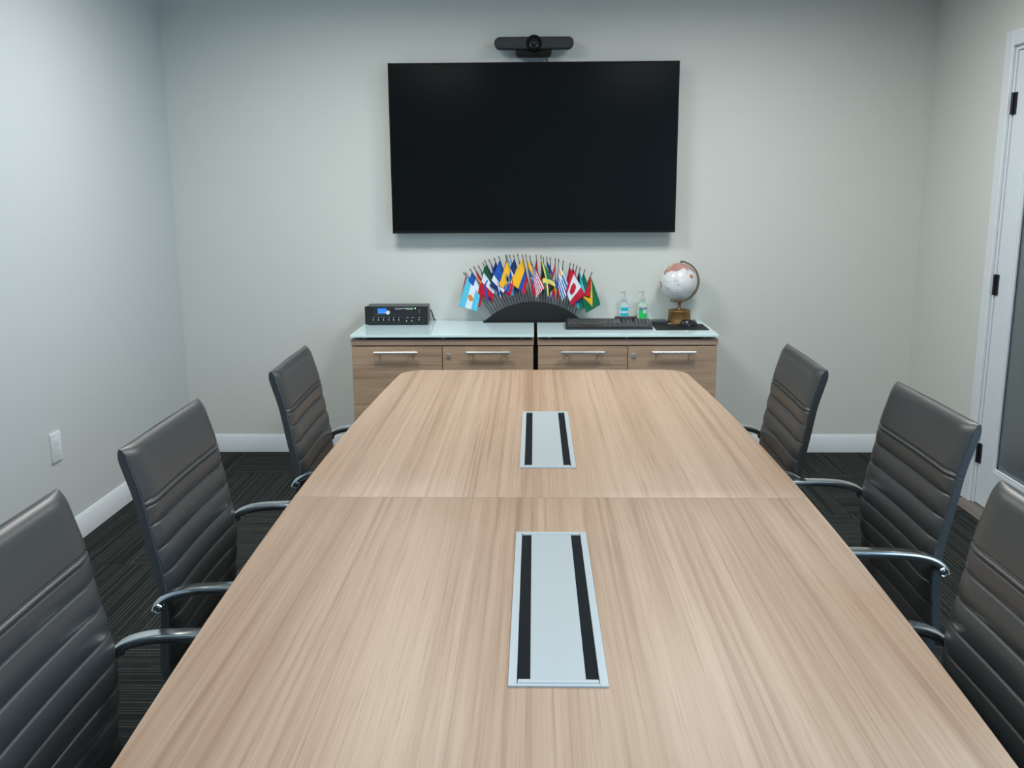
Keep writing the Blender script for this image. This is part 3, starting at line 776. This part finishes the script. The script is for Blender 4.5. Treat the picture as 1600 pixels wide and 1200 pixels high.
for r_ in (0, 1):
    for c_ in range(3): key(x_l+.285+c_*u_, x_l+.285+(c_+1)*u_, r_)
for c_ in range(3): key(x_l+.285+c_*u_, x_l+.285+(c_+1)*u_, 4)
key(x_l+.285+u_, x_l+.285+2*u_, 3)
for r_ in range(5):
    for c_ in range(4): key(x_l+.349+c_*.0182, x_l+.349+(c_+1)*.0182, r_)
for c_ in range(16): 
    x = x_l+c_*.0215; r = bmesh.ops.create_cube(bm, size=1)['verts']
    for v in r: v.co = Vector((x+.009+v.co.x*.017, KD-.013+v.co.y*.012, kz(KD-.013)+(.003 if v.co.z > 0 else -.001)))
ks = obj('keys', bm, M_key, kb, 0, kind='stuff')
kb.rotation_euler = (0, 0, R(-1))

mp = thing('mouse_pad', 'flat black mouse pad at the right end of the cabinets', 'mouse pad', (.750, -.287, GZ))
bm = new(); prism(bm, rounded(-.134, .134, -.107, .100, .012, 4), .0002, .0032, 'z', .0006); obj('pad', bm, M_blackm, mp)
obj('printed_mark', box(new(), .080, .122, -.094, -.089, .0031, .0034), mat('pad_print', (.05, .055, .055), .6), mp, 0)
mo = thing('computer_mouse', 'glossy black computer mouse on the mouse pad', 'mouse', (.800, -.262, GZ+.0034))
def blob(cx, cy, rx, ry, h, n=14, m_=22):
    bm = new(); rings = []
    for i in range(n):
        f = i/(n-1); a = f*PI/2; rings.append([bm.verts.new((cx+rx*math.cos(a)**.75*math.cos(2*PI*k/m_), cy+ry*math.cos(a)**.75*math.sin(2*PI*k/m_), h*math.sin(a)**.9*(1-.18*math.sin(2*PI*k/m_)*math.cos(a)))) if i < n-1 else None for k in range(m_)])
    topv = bm.verts.new((cx, cy, h)); fs = []
    for a, b in zip(rings[:-2], rings[1:-1]):
        for k in range(m_): fs.append(bm.faces.new((a[k], a[(k+1) % m_], b[(k+1) % m_], b[k])))
    for k in range(m_): fs.append(bm.faces.new((rings[-2][k], rings[-2][(k+1) % m_], topv)))
    fs.append(bm.faces.new(rings[0])); bmesh.ops.recalc_face_normals(bm, faces=fs); return bm
obj('mouse_shell', blob(0, 0, .030, .050, .034), mat('mouse_black', (.015, .016, .018), .16), mo, 60)
bm = new(); cyl(bm, (-.003, .030, .026), (.003, .030, .026), .007, 14); obj('scroll_wheel', bm, mat('wheel_grey', (.2, .2, .21), .3), mo)
mo.rotation_euler = (0, 0, R(-80))
bc = thing('black_case', 'small black flat case at the back left corner of the mouse pad', 'case', (.663, -.140, GZ))
bm = new(); prism(bm, rounded(-.043, .043, -.040, .044, .006, 3), 0, .014, 'z', .003, 2); obj('case_body', bm, M_kb, bc)
bm = new(); box(bm, -.040, .040, -.038, .042, .0142, .0155, .0005); obj('case_lid', bm, M_amp, bc)

# ---------------------------------------------------------------- globe
gl = thing('desk_globe', 'white and orange desk globe on round brass base', 'globe', (.773, -.112, GZ))
GR = .0985; gc = Vector((-.010, 0, .219)); tilt = R(23.5)
M_globe = mat('globe_map', (.70, .72, .74), .16, spec=.6); n_, l_, b_ = nodes(M_globe); v_ = coords(M_globe)
nl = noise(M_globe, 11, 5, .6, coords(M_globe, (1, 1, 1)), .2)
sp = n_.new('ShaderNodeSeparateXYZ'); l_.new(v_, sp.inputs[0])
# land: large patch near the top, a small one low left and right; the rest ocean
dist = lambda c, r_: None
def patch(c, r_):
    d = n_.new('ShaderNodeVectorMath'); d.operation = 'DISTANCE'; l_.new(v_, d.inputs[0]); d.inputs[1].default_value = c
    return math_(M_globe, 'SUBTRACT', r_, math_(M_globe, 'ADD', d.outputs['Value'], math_(M_globe, 'MULTIPLY', math_(M_globe, 'SUBTRACT', nl, .5), .10)))
def gp(az, el): a, e = R(az), R(el); return (GR*math.cos(e)*math.sin(a), -GR*math.cos(e)*math.cos(a), GR*math.sin(e))
pt_ = [patch(gp(-25, 70), .046), patch(gp(40, 78), .040), patch(gp(80, 42), .040), patch(gp(-88, -12), .026), patch(gp(72, -32), .016), patch(gp(30, 52), .012), patch(gp(-60, 45), .020)]
land = pt_[0]
for q in pt_[1:]: land = math_(M_globe, 'MAXIMUM', land, q)
lm = math_(M_globe, 'GREATER_THAN', land, 0.0)
shore = math_(M_globe, 'MULTIPLY', math_(M_globe, 'GREATER_THAN', land, -.0022), math_(M_globe, 'LESS_THAN', land, 0.0))
lcol = ramp(M_globe, noise(M_globe, 16, 2, .5, v_), [(.40, (.46, .24, .21)), (.50, (.56, .36, .26)), (.58, (.62, .52, .38)), (.64, (.48, .26, .22))], 'CONSTANT')
oc = ramp(M_globe, noise(M_globe, 26, 5, .7, v_), [(.38, (.54, .57, .62)), (.47, (.74, .75, .77))])
wv = n_.new('ShaderNodeTexWave'); wv.inputs['Scale'].default_value = 26; wv.inputs['Distortion'].default_value = 3; wv.bands_direction = 'Z'; l_.new(v_, wv.inputs[0])
ocl = math_(M_globe, 'GREATER_THAN', wv.outputs['Fac'], .96)
oc = mixc(M_globe, math_(M_globe, 'MULTIPLY', ocl, .35), oc, (.22, .25, .32))
dsp = n_.new('ShaderNodeVectorMath'); dsp.operation = 'DISTANCE'; l_.new(v_, dsp.inputs[0]); dsp.inputs[1].default_value = gp(38, 20)
rose = math_(M_globe, 'LESS_THAN', dsp.outputs['Value'], .0120)
c_ = mixc(M_globe, shore, oc, (.10, .11, .14)); c_ = mixc(M_globe, lm, c_, lcol); c_ = mixc(M_globe, rose, c_, (.50, .22, .10)); l_.new(c_, b_.inputs['Base Color'])
bm = new(); bmesh.ops.create_uvsphere(bm, u_segments=48, v_segments=32, radius=GR); gs = obj('globe_ball', bm, M_globe, gl, 180); gs.location = gc
bm = new(); bmr = GR+.008; rings = []
for i in range(41):
    a = R(92)-R(196)*i/40; # from top over the right side to bottom
    a -= R(8)
    cc, ss = math.cos(a), math.sin(a); ring = []
    for rr, yy in ((bmr-.0045, -.005), (bmr+.0055, -.005), (bmr+.0055, .005), (bmr-.0045, .005)): ring.append(bm.verts.new((gc.x+rr*cc, yy, gc.z+rr*ss)))
    rings.append(ring)
fs = []
for a, b in zip(rings, rings[1:]):
    for k in range(4): fs.append(bm.faces.new((a[k], a[(k+1) % 4], b[(k+1) % 4], b[k])))
fs += [bm.faces.new(rings[0]), bm.faces.new(rings[-1])]; bmesh.ops.recalc_face_normals(bm, faces=fs)
obj('meridian_arm', bm, M_bronze, gl, 40)
bm = new(); dt = Vector((math.cos(R(84)), 0, math.sin(R(84))))
for s in (1, -1): cyl(bm, gc+dt*s*(GR-.002), gc+dt*s*(bmr+.004), .0045, 12)
obj('pivot', bm, M_bronze, gl)
bm = new(); lathe(bm, [(0, .066), (.012, .068), (.0085, .075), (.0070, .088), (.0085, .100), (.0125, .106), (.0125, .112), (0, .114)], 24); obj('stem', bm, M_gold, gl)
bm = new(); lathe(bm, [(0, 0), (.064, 0), (.064, .005), (.062, .010), (.0575, .058), (.0590, .062), (.0575, .067), (.052, .0705), (0, .0705)], 48)
M_base = mat('embossed_brass', (.30, .175, .07), .40, .85); v_ = coords(M_base, (1, 1, 1)); n_, l_, b_ = nodes(M_base)
br_ = n_.new('ShaderNodeTexBrick'); br_.inputs['Scale'].default_value = 1; br_.inputs['Brick Width'].default_value = .006; br_.inputs['Row Height'].default_value = .0052; br_.inputs['Mortar Size'].default_value = .0007
br_.inputs['Color1'].default_value = (.42, .25, .10, 1); br_.inputs['Color2'].default_value = (.30, .17, .06, 1); br_.inputs['Mortar'].default_value = (.19, .105, .04, 1)
cb = n_.new('ShaderNodeCombineXYZ'); sx_ = n_.new('ShaderNodeSeparateXYZ'); l_.new(v_, sx_.inputs[0]); l_.new(sx_.outputs[0], cb.inputs[0]); l_.new(sx_.outputs[2], cb.inputs[1]); l_.new(cb.outputs[0], br_.inputs['Vector']); l_.new(br_.outputs['Color'], b_.inputs['Base Color'])
obj('base', bm, M_base, gl, 35, label='round embossed brass base')

# ---------------------------------------------------------------- sanitizer pump bottles
def bottle(loc, gel, lab, name, label, txt):
    t = thing('pump_bottle', label, 'bottle', loc, 0, 'hand sanitizer pump bottles behind the keyboard')
    m = mat(gel[0], gel[1], .08, spec=.5, Transmission_Weight=.75, IOR=1.2)
    bm = new(); prof = [(.026, 0), (.0285, .003), (.0285, .080), (.026, .092), (.016, .101), (.0125, .104), (.0125, .110)]
    lathe(bm, prof, 32)
    for v in bm.verts: v.co.y *= .72
    obj('bottle_body', bm, m, t, 40)
    M_cl = bpy.data.materials.get('clear_plastic') or mat('clear_plastic', (.75, .80, .80), .15, spec=.5, Transmission_Weight=.7, IOR=1.3)
    bm = new(); lathe(bm, [(.0135, .110), (.0135, .126), (.010, .128), (.0045, .130), (.0045, .150), (.0065, .152), (.0070, .163), (0, .165)], 20)
    tube(bm, [(0, 0, .158), (-.012, -.006, .161), (-.026, -.010, .158)], .0042, .0042, 8)
    obj('pump', bm, M_cl, t, 40)
    bm = new(); n = 14; g = []
    for z in lab['z']:
        g.append([bm.verts.new((.0289*math.sin(R(a)), -.0289*.72*math.cos(R(a)), z)) for a in [(-lab['a']+2*lab['a']*k/n) for k in range(n+1)]])
    for r_, (a, b) in enumerate(zip(g, g[1:])):
        for k in range(n):
            f = bm.faces.new((a[k], a[k+1], b[k+1], b[k])); f.material_index = lab['m'](r_, k/n)
    lb_ = obj('label_sticker', bm, lab['mats'], t, 60)
    if txt: text('label_print', txt, .0125, m_white_ink, lb_, (0, -.0213, lab['tz']), (R(90), 0, 0), .0003)
m_white_ink = mat('white_ink', (.75, .78, .80), .5)
m1 = mat('label_cyan', (.0, .48, .60), .4); m2 = mat('label_white', (.62, .72, .75), .4); m3 = mat('label_green', (.02, .50, .12), .4); m4 = mat('label_purple', (.03, .03, .30), .4); m5 = mat('label_pale', (.55, .62, .66), .4)
bottle((.483, -.062, GZ), ('clear_blue_gel', (.82, .95, 1.0)), dict(z=[.012, .030, .040, .048, .058, .068, .078], a=42, m=lambda r_, u: [0, 0, 0, 1, 0, 0][r_], mats=[m1, m2], tz=.064), 'b', 'clear pump bottle with cyan blue label, beside the flags', None)
bottle((.583, -.062, GZ), ('clear_green_gel', (.80, 1.0, .86)), dict(z=[.010, .022, .034, .046, .056, .066, .078], a=46, m=lambda r_, u: (0 if r_ < 2 else 0 if (r_ == 2) else (0 if u < .45 else 1) if r_ in (3, 4) else 2), mats=[m3, m5, m4], tz=.0720), 'b', 'clear pump bottle with green and purple label, left of the globe', 'PURELL')
